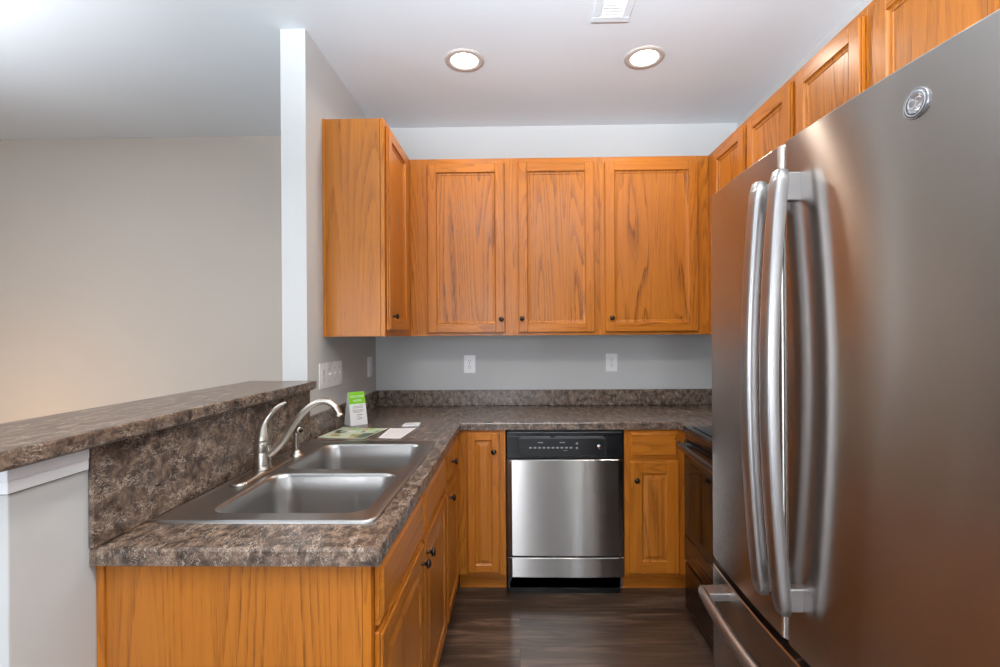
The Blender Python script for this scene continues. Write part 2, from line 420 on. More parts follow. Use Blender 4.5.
def drawer(parent, o, u, n, u0, u1, z0, z1, name='drawer', hand=None, T=.019):
    Rl = OX if u == 'x' else OY
    f = slab_uv(o, u, n); mb = MB()
    mb.box(*f(u0, u1, z0, z1, .001, .012), Rl, .0015)
    e = .007; ptsz = [(0, .0118), (.006, .0165), (.009, T)]
    loops = [[P3(o, u, n, a, z, h) for a, z in ((u0 + e + k, z0 + e + k), (u1 - e - k, z0 + e + k), (u1 - e - k, z1 - e - k), (u0 + e + k, z1 - e - k))] for k, h in ptsz]
    mb.loft(loops, Rl, False, True, False)
    d = mb.build(name, parent)
    if hand: knob(d, P3(o, u, n, hand[0], hand[1], T), P3(0, u, n, 0, 0, 1))
    return d
def face_frame(parent, o, u, n, u0, u1, z0, z1, stiles, rails, T=.019):
    """face frame standing behind plane o: stiles at (a,b) pairs full height, rails (u0,u1,z0,z1) between"""
    Rl = OX if u == 'x' else OY; f = slab_uv(o, u, n); mb = MB()
    for a, c in stiles: mb.box(*f(a, c, z0, z1, -T, 0), OZ, .0008)
    for a, c, p, q in rails: mb.box(*f(a, c, p, q, -T, 0), Rl, .0008)
    return mb.build('face_frame', parent)
def carcass(parent, x0, x1, y0, y1, z0, z1, open_face, under=OIN):
    """hollow box of boards, open towards open_face ('-y','+x','-x')"""
    t = .015; mb = MB()
    mb.box(x0, x1, y0, y1, z0, z0 + t, under); mb.box(x0, x1, y0, y1, z1 - t, z1, OX)
    if open_face != '-x': mb.box(x0, x0 + t, y0, y1, z0 + t, z1 - t, SZ)
    if open_face != '+x': mb.box(x1 - t, x1, y0, y1, z0 + t, z1 - t, SZ)
    if open_face != '-y': mb.box(x0 + t, x1 - t, y0, y0 + t, z0 + t, z1 - t, SZ)
    mb.box(x0 + t, x1 - t, y1 - t, y1, z0 + t, z1 - t, SZ)
    return mb.build('cabinet_box', parent)

ZB, ZT = 1.372, 2.421                      # wall cabinets
UF = 2.860                                 # front plane of the back row
# --- left wall cabinet
c = thing('wall_cabinet', 'oak wall cabinet on the left wall, side panel facing the room', 'cabinet', (-.79, 2.58, ZB))
carcass(c, -.934, -.659, 2.3195, 3.166, ZB, ZT - .002, '+x')
mb = MB(); mb.box(-.936, -.6595, 2.3125, 2.319, ZB - .001, ZT, SZ, .001); mb.build('side_panel', c)
MB().box(-.9365, -.922, 2.307, 2.3124, ZB - .001, ZT, OZ, .001).build('scribe_strip', c)
face_frame(c, -.639, 'y', 1, 2.3125, UF, ZB - .001, ZT, [(2.3125, 2.352), (2.725, UF)], [(2.352, 2.725, ZB - .001, ZB + .037), (2.352, 2.725, ZT - .05, ZT)])
door(c, -.6385, 'y', 1, 2.335, 2.738, 1.40, 2.392, 'flat', hand=(2.455 - .06, 1.47))
# --- back row, two-door cabinet
c = thing('wall_cabinet', 'two-door oak wall cabinet at the middle of the back wall', 'cabinet', (-.07, 3.0, ZB))
carcass(c, -.634, .482, UF + .0195, 3.166, ZB, ZT - .002, '-y')
face_frame(c, UF, 'x', -1, -.6385, .484, ZB - .001, ZT, [(-.6385, -.516), (-.088, .016), (.440, .484)],
           [(-.516, -.088, ZB - .001, ZB + .03), (-.516, -.088, ZT - .045, ZT), (.016, .440, ZB - .001, ZB + .03), (.016, .440, ZT - .045, ZT)])
door(c, UF, 'x', -1, -.534, -.074, 1.387, 2.391, 'flat', hand=(-.096, 1.467))
door(c, UF, 'x', -1, .003, .454, 1.387, 2.391, 'flat', hand=(.025, 1.469))
# --- back row, single door
c = thing('wall_cabinet', 'single-door oak wall cabinet on the back wall next to the refrigerator', 'cabinet', (.8, 3.0, ZB))
carcass(c, .486, 1.432, UF + .0195, 3.166, ZB, ZT - .002, '-y')
face_frame(c, UF, 'x', -1, .485, 1.126, ZB - .001, ZT, [(.485, .53), (1.045, 1.126)], [(.53, 1.045, ZB - .001, ZB + .03), (.53, 1.045, ZT - .045, ZT)])
door(c, UF, 'x', -1, .514, 1.059, 1.387, 2.391, 'flat', hand=(.550, 1.47))
# --- right wall, corner cabinet
XF = 1.126
c = thing('wall_cabinet', 'one-door oak wall cabinet in the right corner above the far end of the refrigerator', 'cabinet', (1.28, 2.6, ZB))
carcass(c, XF + .0195, 1.432, 2.364, UF, ZB, ZT - .002, '-x')
face_frame(c, XF, 'y', -1, 2.362, UF, ZB - .001, ZT, [(2.362, 2.40), (2.735, UF - .0005)], [(2.40, 2.735, ZB - .001, ZB + .03), (2.40, 2.735, ZT - .045, ZT)])
door(c, XF, 'y', -1, 2.385, 2.757, 1.387, 2.395, 'flat')
# --- over the range
c = thing('wall_cabinet', 'short two-door oak wall cabinet over the range, behind the refrigerator top', 'cabinet', (1.28, 1.97, 1.83))
carcass(c, XF + .0195, 1.432, 1.5695, 2.3595, 1.83, ZT - .002, '-x')
face_frame(c, XF, 'y', -1, 1.568, 2.361, 1.829, ZT, [(1.568, 1.59), (1.925, 1.995), (2.335, 2.361)],
           [(1.59, 1.925, 1.829, 1.86), (1.59, 1.925, ZT - .045, ZT), (1.995, 2.335, 1.829, 1.86), (1.995, 2.335, ZT - .045, ZT)])
door(c, XF, 'y', -1, 1.98, 2.350, 1.845, 2.395, 'flat'); door(c, XF, 'y', -1, 1.575, 1.942, 1.845, 2.395, 'flat')
# --- over the refrigerator
c = thing('wall_cabinet', 'oak wall cabinet above the near end of the refrigerator at the top right', 'cabinet', (1.28, 1.1, 1.85))
carcass(c, XF + .0195, 1.432, .642, 1.566, 1.85, ZT - .002, '-x')
face_frame(c, XF, 'y', -1, .64, 1.567, 1.849, ZT, [(.64, .68), (1.07, 1.115), (1.50, 1.567)],
           [(.68, 1.07, 1.849, 1.88), (.68, 1.07, ZT - .045, ZT), (1.115, 1.50, 1.849, 1.88), (1.115, 1.50, ZT - .045, ZT)])
door(c, XF, 'y', -1, 1.10, 1.523, 1.862, 2.395, 'flat'); door(c, XF, 'y', -1, .66, 1.085, 1.862, 2.395, 'flat')

# --- base cabinets, left run (doors face +x)
FX = -.327; ZK = .105; ZTB = .8755
c = thing('sink_base_cabinet', 'oak base cabinet under the sink, wide grained end panel facing the room', 'cabinet', (-.63, 1.56, 0))
mb = MB(); mb.box(-.93, FX - .0195, 1.0605, 1.068, ZK, ZTB, SZ); mb.box(-.93, FX - .0195, 2.048, 2.056, ZK, ZTB, SZ); mb.box(-.93, FX - .0195, 1.068, 2.048, ZK, ZK + .015, OY); mb.box(-.935, -.93, 1.062, 2.055, ZK, ZTB, SZ)
mb.build('cabinet_box', c)
mb = MB(); mb.box(-.936, FX - .0195, 1.055, 1.0603, .0, ZTB, SZ, .0008); mb.build('end_panel', c)
MB().box(-.936, -.918, 1.050, 1.0549, .0, ZTB, OZ, .0008).build('scribe_strip', c)
MB().box(FX - .095, FX - .075, 1.061, 2.056, 0, ZK, OY).build('toe_kick', c)
face_frame(c, FX, 'y', 1, 1.0553, 2.056, ZK, ZTB, [(1.0553, 1.10), (1.54, 1.59), (2.02, 2.056)],
           [(1.10, 1.54, ZK, .14), (1.10, 1.54, .69, .725), (1.10, 1.54, .845, ZTB), (1.59, 2.02, ZK, .14), (1.59, 2.02, .69, .725), (1.59, 2.02, .845, ZTB)])
drawer(c, FX, 'y', 1, 1.078, 1.562, .722, .862, 'false_front'); drawer(c, FX, 'y', 1, 1.572, 2.042, .722, .862, 'false_front')
door(c, FX, 'y', 1, 1.078, 1.562, .122, .706, 'raised', hand=(1.520, .652)); door(c, FX, 'y', 1, 1.572, 2.042, .122, .706, 'raised', hand=(1.606, .651))
c = thing('base_cabinet', 'narrow oak base cabinet with a knobbed drawer, left run beyond the sink', 'cabinet', (-.63, 2.3, 0))
mb = MB(); mb.box(-.93, FX - .0195, 2.058, 2.066, ZK, ZTB, SZ); mb.box(-.93, FX - .0195, 2.54, 2.5485, ZK, ZTB, SZ); mb.box(-.93, FX - .0195, 2.066, 2.54, ZK, ZK + .015, OY); mb.box(-.935, -.93, 2.058, 2.5485, ZK, ZTB, SZ)
mb.build('cabinet_box', c)
MB().box(FX - .095, FX - .075, 2.058, 2.5525, 0, ZK, OY).build('toe_kick', c)
face_frame(c, FX, 'y', 1, 2.058, 2.5525, ZK, ZTB, [(2.058, 2.10), (2.425, 2.5525)], [(2.10, 2.425, ZK, .14), (2.10, 2.425, .69, .725), (2.10, 2.425, .845, ZTB)])
drawer(c, FX, 'y', 1, 2.078, 2.445, .722, .862, 'drawer', hand=(2.215, .795)); door(c, FX, 'y', 1, 2.078, 2.445, .122, .706, 'raised', fw=.05, hand=(2.135, .655))
# --- back run
FY = 2.553
c = thing('corner_base_cabinet', 'tall narrow oak door cabinet in the corner left of the dishwasher', 'cabinet', (-.2, 2.85, 0))
mb = MB(); mb.box(-.325, -.0775, 3.14, 3.15, ZK, ZTB, SZ); mb.box(-.0775, -.0705, FY + .0195, 3.15, ZK, ZTB, SZ); mb.box(-.0775, -.0705, FY + .0755, 3.15, 0, ZK, SZ); mb.box(-.325, -.0775, FY + .0195, 3.14, ZK, ZK + .015, OX)
mb.build('cabinet_box', c)
MB().box(-.3255, -.078, FY + .075, FY + .095, 0, ZK - .001, OX).build('toe_kick', c)
face_frame(c, FY, 'x', -1, FX + .0005, -.070, ZK, ZTB, [(FX + .0005, -.255), (-.115, -.070)], [(-.255, -.115, ZK, .14), (-.255, -.115, .845, ZTB)])
door(c, FY, 'x', -1, -.274, -.100, .122, .862, 'raised', fw=.042, hand=(-.130, .764))
c = thing('base_cabinet', 'narrow oak base cabinet with drawer and one raised-panel door, right of the dishwasher', 'cabinet', (.7, 2.85, 0))
mb = MB(); mb.box(.5545, .562, FY + .0195, 3.15, ZK, ZTB, SZ); mb.box(.5545, .562, FY + .0755, 3.15, 0, ZK, SZ); mb.box(1.42, 1.43, FY + .0195, 3.15, ZK, ZTB, SZ); mb.box(.562, 1.42, FY + .0195, 3.14, ZK, ZK + .015, OX); mb.box(.562, 1.42, 3.14, 3.15, ZK, ZTB, SZ)
mb.build('cabinet_box', c)
MB().box(.5625, .90, FY + .075, FY + .095, 0, ZK - .001, OX).build('toe_kick', c)
face_frame(c, FY, 'x', -1, .554, .872, ZK, ZTB, [(.554, .592), (.825, .872)], [(.592, .825, ZK, .14), (.592, .825, .70, .735), (.592, .825, .85, ZTB)])
drawer(c, FY, 'x', -1, .580, .836, .728, .866, 'drawer'); door(c, FY, 'x', -1, .577, .838, .120, .710, 'raised', fw=.066, hand=(.613, .613))
MB().box(.872, .89, 2.366, FY + .019, ZK, ZTB, OZ, .0008).box(.95, .97, 2.366, FY + .09, 0, ZK, OY).build('corner_filler', c)

# ------------------------------------------------------------------ dishwasher
DY = 2.540
c = thing('dishwasher', 'stainless steel dishwasher with black control panel under the back worktop', 'dishwasher', (.243, 2.85, 0))
d0, d1 = -.064, .548
MB().box(d0 + .006, d1 - .006, DY + .03, 3.13, .03, .868, CASE).build('body', c)
mb = MB(); b = bmesh.new()
# control panel: shell with a recessed window and pocket grip
zt, zb = .866, .722
mb.box(d0, d1, DY, DY + .03, zb, zt - .022, BLK, .004, 2); mb.box(d0, d1, DY - .004, DY + .03, zt - .022, zt, BLK, .004, 2)
cp = mb.build('control_panel', c)
MB().box(d0 + .01, d1 - .01, DY - .0065, DY - .0042, zt - .006, zt - .002, CASE, .0005).build('trim_strip', cp)
pts = [(.005 + .0, .835)] ; 
low = []
for i in range(15):
    a = i / 14; low.append((.002 + a * .450, .748 - .010 * math.sin(math.pi * a)))
mb = MB(); mb.prism(low + [(.452, .828), (.002, .828)], DY - .0025, DY + .002, BLK2, 'xz'); pw = mb.build('control_window', cp)
mb = MB(); mb.prism([(.002, .829), (.012, .842), (.16, .842), (.170, .831), (.185, .831), (.2, .842), (.44, .842), (.452, .829)], DY - .0032, DY + .001, CASE, 'xz'); mb.build('latch_grip', cp)
mb = MB()
for i in range(10): mb.box(.055 + i * .0235, .069 + i * .0235, DY - .0045, DY - .0026, .777, .785, GRY, .0008)
mb.build('button_row', cp)
mb = MB()
mb.box(.10, .128, DY - .0035, DY - .0026, .806, .810, GRY); mb.box(.215, .243, DY - .0035, DY - .0026, .806, .810, GRY)
for z in (.803, .779): mb.lathe([(.006, 0), (.006, .002), (.001, .0025)], (.305, DY - .0026, z), (0, -1, 0), GRY, 12)
mb.box(.235, .255, DY - .0035, DY - .0026, .765, .767, GRY)
mb.build('lettering', cp)
mb = MB(); mb.lathe([(.016, 0), (.016, .008), (.0145, .012), (.0005, .0125)], (.421, DY - .0026, .788), (0, -1, 0), BLK, 24)
mb.lathe([(.012, .0), (.012, .002), (.0005, .0025)], (.421, DY - .0150, .788), (0, -1, 0), CHR, 24); mb.box(.4195, .4225, DY - .0185, DY - .0175, .780, .797, SLOT); mb.build('dial', cp)
def bowed(x0, x1, z0, z1, yf, bow, back, m, n=24, roll_=.006):
    """panel bowed a little outwards across its width, edges rolled back"""
    cols = []
    for i in range(n + 1):
        a = i / n; x = x0 + (x1 - x0) * a; y = yf - bow * (1 - (2 * a - 1) ** 2)
        e = min(a, 1 - a) * (x1 - x0)
        if e < roll_: y += (roll_ - math.sqrt(max(roll_ ** 2 - (roll_ - e) ** 2, 0)))
        cols.append((x, y))
    loops = []
    for x, y in cols:
        loops.append([V((x, back, z0)), V((x, y + .003, z0)), V((x, y, z0 + .003)), V((x, y, z1 - .003)), V((x, y + .003, z1)), V((x, back, z1))])
    mb = MB(); mb.loft(loops, m, True, True, False)
    for fc in mb.bm.faces: fc.smooth = abs(fc.normal.y) > .5
    return mb
bowed(d0 + .002, d1 - .002, .212, .718, DY - .002, .005, DY + .03, STD).build('door', c)
bowed(d0 + .002, d1 - .002, .100, .204, DY - .003, .005, DY + .03, STD).build('lower_panel', c)
mb = MB(); mb.box(d0 + .01, d1 - .01, DY + .012, DY + .03, .204, .212, BLK2); mb.box(.178, .184, DY + .0, DY + .012, .204, .2115, CHR); mb.box(.300, .306, DY, DY + .012, .204, .2115, CHR); mb.build('seam_strip', c)
MB().box(d0 + .008, d1 - .012, DY + .03, DY + .05, .0, .099, BLK2, .002).box(d0 + .012, d0 + .022, DY + .022, DY + .03, .07, .098, CASE).build('toe_panel', c)

# ------------------------------------------------------------------ range
c = thing('range', 'black and steel kitchen range standing between the corner and the refrigerator', 'stove', (1.1, 1.98, 0))
ry0, ry1 = 1.602, 2.358
MB().box(.845, 1.425, ry0, ry1, .03, .905, CASE).build('body', c)
ck = MB().box(.800, 1.425, ry0 - .001, ry1 + .001, .906, .926, BLK, .004, 2).build('cooktop', c)
gl = MB().box(.835, 1.36, ry0 + .03, ry1 - .03, .9262, .9295, GLS, .001).build('glass_plate', ck)
for bx, by, br_ in ((.96, 1.80, .10), (.96, 2.17, .075), (1.23, 1.80, .075), (1.23, 2.17, .10)):
    mb = MB(); mb.lathe([(br_, 0), (br_, .0005), (br_ - .006, .0006), (br_ - .006, 0)], (bx, by, .9296), (0, 0, 1), CASE, 40); mb.build('burner_ring', ck)
bg = MB().box(1.365, 1.428, ry0 + .01, ry1 - .01, .927, 1.09, BLK, .008, 2).build('backguard', c)
for q in range(4):
    mb = MB(); mb.lathe([(.02, 0), (.018, .018), (.001, .019)], (1.365, 1.70 + q * .08 + (.24 if q > 1 else 0), 1.02), (-1, 0, 0), BLK, 20); mb.build('dial', bg)
MB().box(.806, .845, ry0 + .002, ry1 - .002, .868, .905, STR, .003, 2).build('front_rail', c)
dr = MB().box(.800, .845, ry0 + .002, ry1 - .002, .405, .864, BLK, .004, 2).box(.797, .8005, ry0 + .08, ry1 - .08, .45, .77, GLS, .001).build('oven_door', c)
MB().box(.7985, .845, ry0 + .002, ry1 - .002, .285, .404, STR, .003, 2).build('door_band', dr)
mb = MB(); hp = []
for i in range(25):
    a = i / 24; hp.append(V((.768 - .008 * math.sin(math.pi * a), ry0 + .03 + (ry1 - ry0 - .06) * a, .842)))
mb.sweep(hp, [(p * 1.0, q) for p, q in circ(.013, 14, .018)], STR, (0, 0, 1))
for yy in (ry0 + .045, ry1 - .045): mb.box(.770, .801, yy - .012, yy + .012, .832, .852, CHR, .004)
mb.build('handle', dr)
MB().box(.802, .845, ry0 + .002, ry1 - .002, .055, .270, STR, .004, 2).build('storage_drawer', c)
for yy in (ry0 + .04, ry1 - .04):
    for xx in (.88, 1.37): MB().lathe([(.018, 0), (.018, .012), (.01, .013), (.01, .031)], (xx, yy, 0), (0, 0, 1), BLK2, 16).build('foot', c)

# ------------------------------------------------------------------ refrigerator (local: front faces -x, width along y)
fr = thing('refrigerator', 'large stainless steel french-door refrigerator at the right', 'refrigerator', (.600, 1.047, 0), .04)
HW = .437
def face_x(y): return -.0205 + .0245 * (y / HW) ** 2
MB().box(.060, .785, -HW + .004, HW - .004, .035, 1.770, CASE, .004).build('case', fr, None, True)
def fdoor(y0, y1, z0, z1, name, m=STF, rr=.014):
    n = 40; loops = []
    ysl = []
    for i in range(9): ysl.append(y0 + rr * (1 - math.cos(i / 8 * math.pi / 2)))
    for i in range(1, n): ysl.append(y0 + rr + (y1 - y0 - 2 * rr) * i / n)
    for i in range(9): ysl.append(y1 - rr * (1 - math.cos((8 - i) / 8 * math.pi / 2)))
    for y in ysl:
        e = min(y - y0, y1 - y); x = face_x(y)
        if e < rr: x += rr - math.sqrt(max(rr * rr - (rr - e) ** 2, 0))
        loops.append([V((.055, y, z0)), V((x + .003, y, z0)), V((x, y, z0 + .003)), V((x, y, z1 - .003)), V((x + .003, y, z1)), V((.055, y, z1))])
    mb = MB(); mb.loft(loops, m, True, True, False)
    for fc in mb.bm.faces: fc.smooth = abs(fc.normal.z) < .5 and abs(fc.normal.x) > .02
    return mb.build(name, fr, None, True)
dn = fdoor(-HW, .0165, .700, 1.787, 'door'); df = fdoor(.0215, HW, .700, 1.787, 'door')
MB().box(.0, .055, .0166, .0214, .70, 1.785, WPL).build('gasket', fr, None, True)
dz = fdoor(-HW, HW, .070, .678, 'freezer_drawer')
MB().box(.012, .06, -HW + .004, HW - .004, .678, .700, BLK2).build('seam_strip', fr, None, True)
MB().box(.05, .075, -HW + .01, HW - .01, .012, .066, BLK2, .003).build('base_grille', fr, None, True)
for yy in (-.36, .36):
    for xx in (.10, .72): MB().lathe([(.02, 0), (.02, .012), (.011, .013), (.011, .036)], (xx, yy, 0), (0, 0, 1), BLK2, 16).build('foot', fr, None, True)
def fhandle(par, yc, sgn):
    zs0, zs1 = .795, 1.708; path = []; x0 = face_x(yc) - .036
    for i in range(41):
        a = i / 40; path.append(V((x0 - .026 * math.sin(math.pi * a) ** .9, yc, zs0 + (zs1 - zs0) * a)))
    prof = [(p[1], p[0]) for p in [(.0205 * math.copysign(abs(math.cos(t)) ** .5, math.cos(t)), .0135 * math.copysign(abs(math.sin(t)) ** .5, math.sin(t))) for t in [2 * math.pi * k / 20 for k in range(20)]]]
    sc = [1] * 41; sc[0] = .80; sc[-1] = .80
    mb = MB(); mb.sweep(path, prof, STH, (0, 1, 0), sc)
    for za, zb in ((zs1 - .062, zs1 - .004), (zs0 + .004, zs0 + .052)):
        mb.box(x0 - .004, face_x(yc) + .004, yc - .011, yc + .011, za, zb, STH, .003, 2)
    return mb.build('handle', par, None, True)
fhandle(dn, -.034, -1); fhandle(df, .047, 1)
# freezer handle
mb = MB(); path = []
for i in range(41):
    a = i / 40; y = -.345 + .69 * a; path.append(V((-.066 - .026 * math.sin(math.pi * a) ** .9, y, .640)))
mb.sweep(path, [(.013 * math.cos(t), .016 * math.sin(t)) for t in [2 * math.pi * k / 20 for k in range(20)]], STH, (0, 0, 1), [.8] + [1] * 39 + [.8])
for y in (-.33, .33): mb.box(-.070, face_x(y) + .004, y - .025, y + .025, .629, .651, STH, .003, 2)
mb.build('handle', dz, None, True)
# oval badge with its monogram
def text_mesh(txt, size, m, extrude=.0004):
    cu = bpy.data.curves.new('lettering', 'FONT'); cu.body = txt; cu.size = size; cu.extrude = extrude; cu.align_x = 'CENTER'; cu.align_y = 'CENTER'
    o = bpy.data.objects.new('tmp', cu); C.objects.link(o); bpy.context.view_layer.update()
    me = bpy.data.meshes.new_from_object(o.evaluated_get(bpy.context.evaluated_depsgraph_get()))
    bpy.data.objects.remove(o); b = bmesh.new(); b.from_mesh(me); return b
by, bz = -.306, 1.718; bxx = face_x(by)
mb = MB(); mb.lathe([(.0228, -.002), (.0228, .0012), (.0222, .0020), (.0213, .0020), (.0206, .0014), (.0005, .0034)], (bxx, by, bz), (-1, 0, 0), BDG, 48)
bd = mb.build('badge', dn, None, True)
mb = MB(); mb.lathe([(.0205, .0), (.0205, .0005), (.0001, .0004)], (bxx - .0016, by, bz), (-1, 0, 0), EMB, 40)
mb.build('badge_field', dn, None, True)
mb = MB()
def ring_path(cx, cz, r, a0, a1, th=.0011, n=26, sq=1.0):
    P = [V((bxx - .0022, by - .9 * (cx + r * math.cos(math.radians(a0 + (a1 - a0) * i / n))), bz + .9 * (cz + sq * r * math.sin(math.radians(a0 + (a1 - a0) * i / n))))) for i in range(n + 1)]
    mb.sweep(P, circ(th, 6), BDL, (1, 0, 0))
ring_path(0, 0, .0195, 0, 360, .0007, 40)
# curly G
ring_path(-.0062, .0010, .0068, 40, 300, .0013); ring_path(-.0040, -.0030, .0036, -120, 80, .0011); ring_path(-.0068, .0050, .0028, -20, 190, .0010)
# curly E
ring_path(.0062, .0040, .0042, 40, 275, .0013); ring_path(.0062, -.0036, .0046, 85, 330, .0013); ring_path(.0100, .0052, .0016, -60, 180, .0009)
for q in range(4):
    a = 45 + 90 * q; ring_path(.0160 * math.cos(math.radians(a)), .0160 * math.sin(math.radians(a)), .0026, a + 90, a + 270, .0007, 12)
mb.build('monogram', dn, None, True)

# ------------------------------------------------------------------ sink
sk = thing('kitchen_sink', 'double-bowl stainless steel drop-in sink in the left worktop', 'sink', (-.62, 1.62, .914))
sx0, sx1, sy0, sy1 = -.912, -.352, 1.172, 2.068
bowls = [(-.808, -.392, 1.226, 1.588), (-.808, -.392, 1.634, 2.018)]
ZD = .9195
b = bmesh.new()
def loopv(pts, z): return [b.verts.new((x, y, z)) for x, y in pts]
def edges(lp): return [b.edges.new((lp[i], lp[(i + 1) % len(lp)])) for i in range(len(lp))]
oring = loopv(rrect(sx0 + .016, sx1 - .016, sy0 + .016, sy1 - .016, .016, 8), ZD); E_ = edges(oring)
for (a, c_, d_, e_) in bowls: E_ += edges(loopv(rrect(a, c_, d_, e_, .055, 8), ZD))
bmesh.ops.triangle_fill(b, use_beauty=True, use_dissolve=False, edges=E_)
for f_ in b.faces:
    if f_.normal.z < 0: f_.normal_flip()
mb = MB(); mb.absorb(b, STS)
prev = []
for ins, z in ((.016, ZD), (.010, ZD + .0022), (.004, ZD + .0018), (.0008, ZD - .001), (0, .9144)):
    prev.append([V((x, y, z)) for x, y in rrect(sx0 + ins, sx1 - ins, sy0 + ins, sy1 - ins, .032 - ins, 8)])
mb.loft(prev, STS, False, False, True)
mb.build('deck', sk)
for (a, c_, d_, e_) in bowls:
    lp = []
    for ins, z, r_ in ((-.003, ZD + .0002, .058), (0, ZD + .0012, .055), (.004, ZD - .003, .052), (.007, ZD - .012, .055), (.012, .86, .058), (.020, .775, .060), (.028, .752, .058), (.045, .742, .05), (.09, .7385, .03)):
        lp.append([V((x, y, z)) for x, y in rrect(a + ins, c_ - ins, d_ + ins, e_ - ins, r_, 8)])
    mb = MB(); mb.loft(lp, STS, False, True, True); bo = mb.build('bowl', sk)
    mb = MB(); cx, cy = (a + c_) / 2, (d_ + e_) / 2
    mb.lathe([(.057, 0), (.056, .003), (.045, .0035), (.040, .001), (.0005, .001)], (cx, cy, .7386), (0, 0, 1), STS, 32)
    for q in range(8):
        aa = q * math.pi / 4; mb.lathe([(.004, 0), (.004, .0008), (.0005, .0009)], (cx + .024 * math.cos(aa), cy + .024 * math.sin(aa), .7396), (0, 0, 1), SLOT, 10)
    mb.build('drain', bo)

# ------------------------------------------------------------------ faucet
fc_ = thing('faucet', 'brushed nickel single-lever faucet with arched spout behind the sink', 'faucet', (-.852, 1.605, .9195))
lp = []
for ins, z in ((0, .9197), (0, .9235), (.004, .9275), (.012, .9295)):
    lp.append([V((x, y, z)) for x, y in rrect(-.888 + ins, -.828 - ins, 1.440 + ins, 1.770 - ins, .0295 - ins, 8)])
mb = MB(); mb.loft(lp, STN, True, True, True); mb.build('escutcheon', fc_)
bx_, by_ = -.860, 1.605
mb = MB(); mb.lathe([(.031, .929), (.031, .933), (.0275, .937), (.0265, .945), (.0265, .985), (.0262, .9862), (.0262, .9875), (.0265, .989), (.0265, 1.012), (.026, 1.020)], (bx_, by_, 0), (0, 0, 1), STN, 32)
mb.build('body', fc_)
path = []; scl = []
for (x, z, s_) in ((-.853, 1.010, 1.0), (-.8535, 1.030, 1.0), (-.854, 1.048, .90), (-.853, 1.064, .74), (-.849, 1.080, .58), (-.841, 1.098, .44), (-.829, 1.115, .34), (-.813, 1.131, .27), (-.796, 1.143, .23), (-.781, 1.150, .16)):
    path.append(V((x - .006, by_ + (z - 1.01) * .1, z))); scl.append(s_)
mb = MB(); mb.sweep(path, circ(.0265, 20), STN, (0, 1, 0), scl); mb.build('lever', fc_)
ctrl = [(-.845, .970), (-.815, .992), (-.785, 1.026), (-.758, 1.066), (-.730, 1.104), (-.700, 1.134), (-.668, 1.152), (-.640, 1.153), (-.617, 1.140), (-.603, 1.120), (-.598, 1.104)]
def catmull(P, n=6):
    out = []
    for i in range(len(P) - 1):
        p0, p1, p2, p3 = P[max(i - 1, 0)], P[i], P[i + 1], P[min(i + 2, len(P) - 1)]
        for k in range(n):
            t = k / n; out.append(tuple(.5 * (2 * b1 + (c1 - a1) * t + (2 * a1 - 5 * b1 + 4 * c1 - d1) * t * t + (3 * b1 - a1 - 3 * c1 + d1) * t ** 3) for a1, b1, c1, d1 in zip(p0, p1, p2, p3)))
    out.append(P[-1]); return out
cp_ = catmull(ctrl); N_ = len(cp_)
path = [V((x - .005, by_ + .012 * i / N_, z)) for i, (x, z) in enumerate(cp_)]
scl = [1.0 - .15 * min(i / N_ * 2, 1) + (.28 if i > N_ - 4 else (.10 if i == N_ - 4 else 0)) for i in range(N_)]
mb = MB(); mb.sweep(path, circ(.0125, 18), STN, (0, 1, 0), scl); mb.build('spout', fc_)

sp = thing('side_sprayer', 'small brushed nickel side sprayer on the sink deck beyond the faucet', 'sprayer', (-.842, 1.815, .9195))
mb = MB(); mb.lathe([(.026, .9197), (.026, .923), (.020, .929), (.013, .936), (.0115, .944), (.0005, .9445)], (-.842, 1.815, 0), (0, 0, 1), STN, 28); mb.build('base', sp)
mb = MB(); mb.lathe([(.0105, .9446), (.0095, .955), (.0105, .985), (.0125, 1.002), (.011, 1.013), (.0005, 1.016)], (-.842, 1.815, 0), (0, 0, 1), STN, 24)
mb.build('wand', sp)
mb = MB(); mb.lathe([(.0002, -.020), (.010, -.017), (.0135, 0), (.0135, .010), (.0105, .014), (.0005, .0142)], (-.832, 1.809, 1.018), (.80, -.55, .10), STN, 24); sh = mb.build('spray_head', sp)
mb = MB(); mb.lathe([(.0085, 0), (.0085, .0025), (.0005, .0026)], V((-.832, 1.809, 1.018)) + V((.80, -.55, .10)).normalized() * .0141, (.80, -.55, .10), BRZ, 20); mb.build('nozzle', sh, 'dark nozzle face')

# ------------------------------------------------------------------ papers and tent card
tc = thing('tent_card', 'white and green folded tent card standing on the worktop by the left wall', 'card', (-.848, 2.505, .9145), math.radians(43))
# local: front -y ; width along x
Wc, Dc, Hc, tw = .092, .078, .168, .0012
def tent_y(z): return -Dc / 2 + (Dc / 2 - .004) * (z / Hc) ** 1.25
fr_, bk = [], []
for i in range(13):
    z = Hc * i / 12; y = tent_y(z); k = Wc / 2 * (1 - .07 * (z / Hc)); fr_.append((k, y, z))
mb = MB()
loops = [[V((-k, y, z)), V((k, y, z)), V((k, -y, z)), V((-k, -y, z))] for k, y, z in fr_]
mb.loft(loops, PPR, True, True, False)
for f_ in mb.bm.faces:
    cz_ = f_.calc_center_median()
mb.build('card_body', tc, None, True)
mb = MB(); zs = [Hc * (.645 + .355 * i / 6) for i in range(7)]
mb.loft([[V((-Wc / 2 * (1 - .07 * z / Hc), tent_y(z) - .0006, z)), V((Wc / 2 * (1 - .07 * z / Hc), tent_y(z) - .0006, z)), V((Wc / 2 * (1 - .07 * z / Hc), tent_y(z) - .00002, z)), V((-Wc / 2 * (1 - .07 * z / Hc), tent_y(z) - .00002, z))] for z in zs], GRN, True, True, False)
mb.build('green_header', tc, 'lime green header', True)
ang = math.atan2(tent_y(.16) - tent_y(.12), .04)
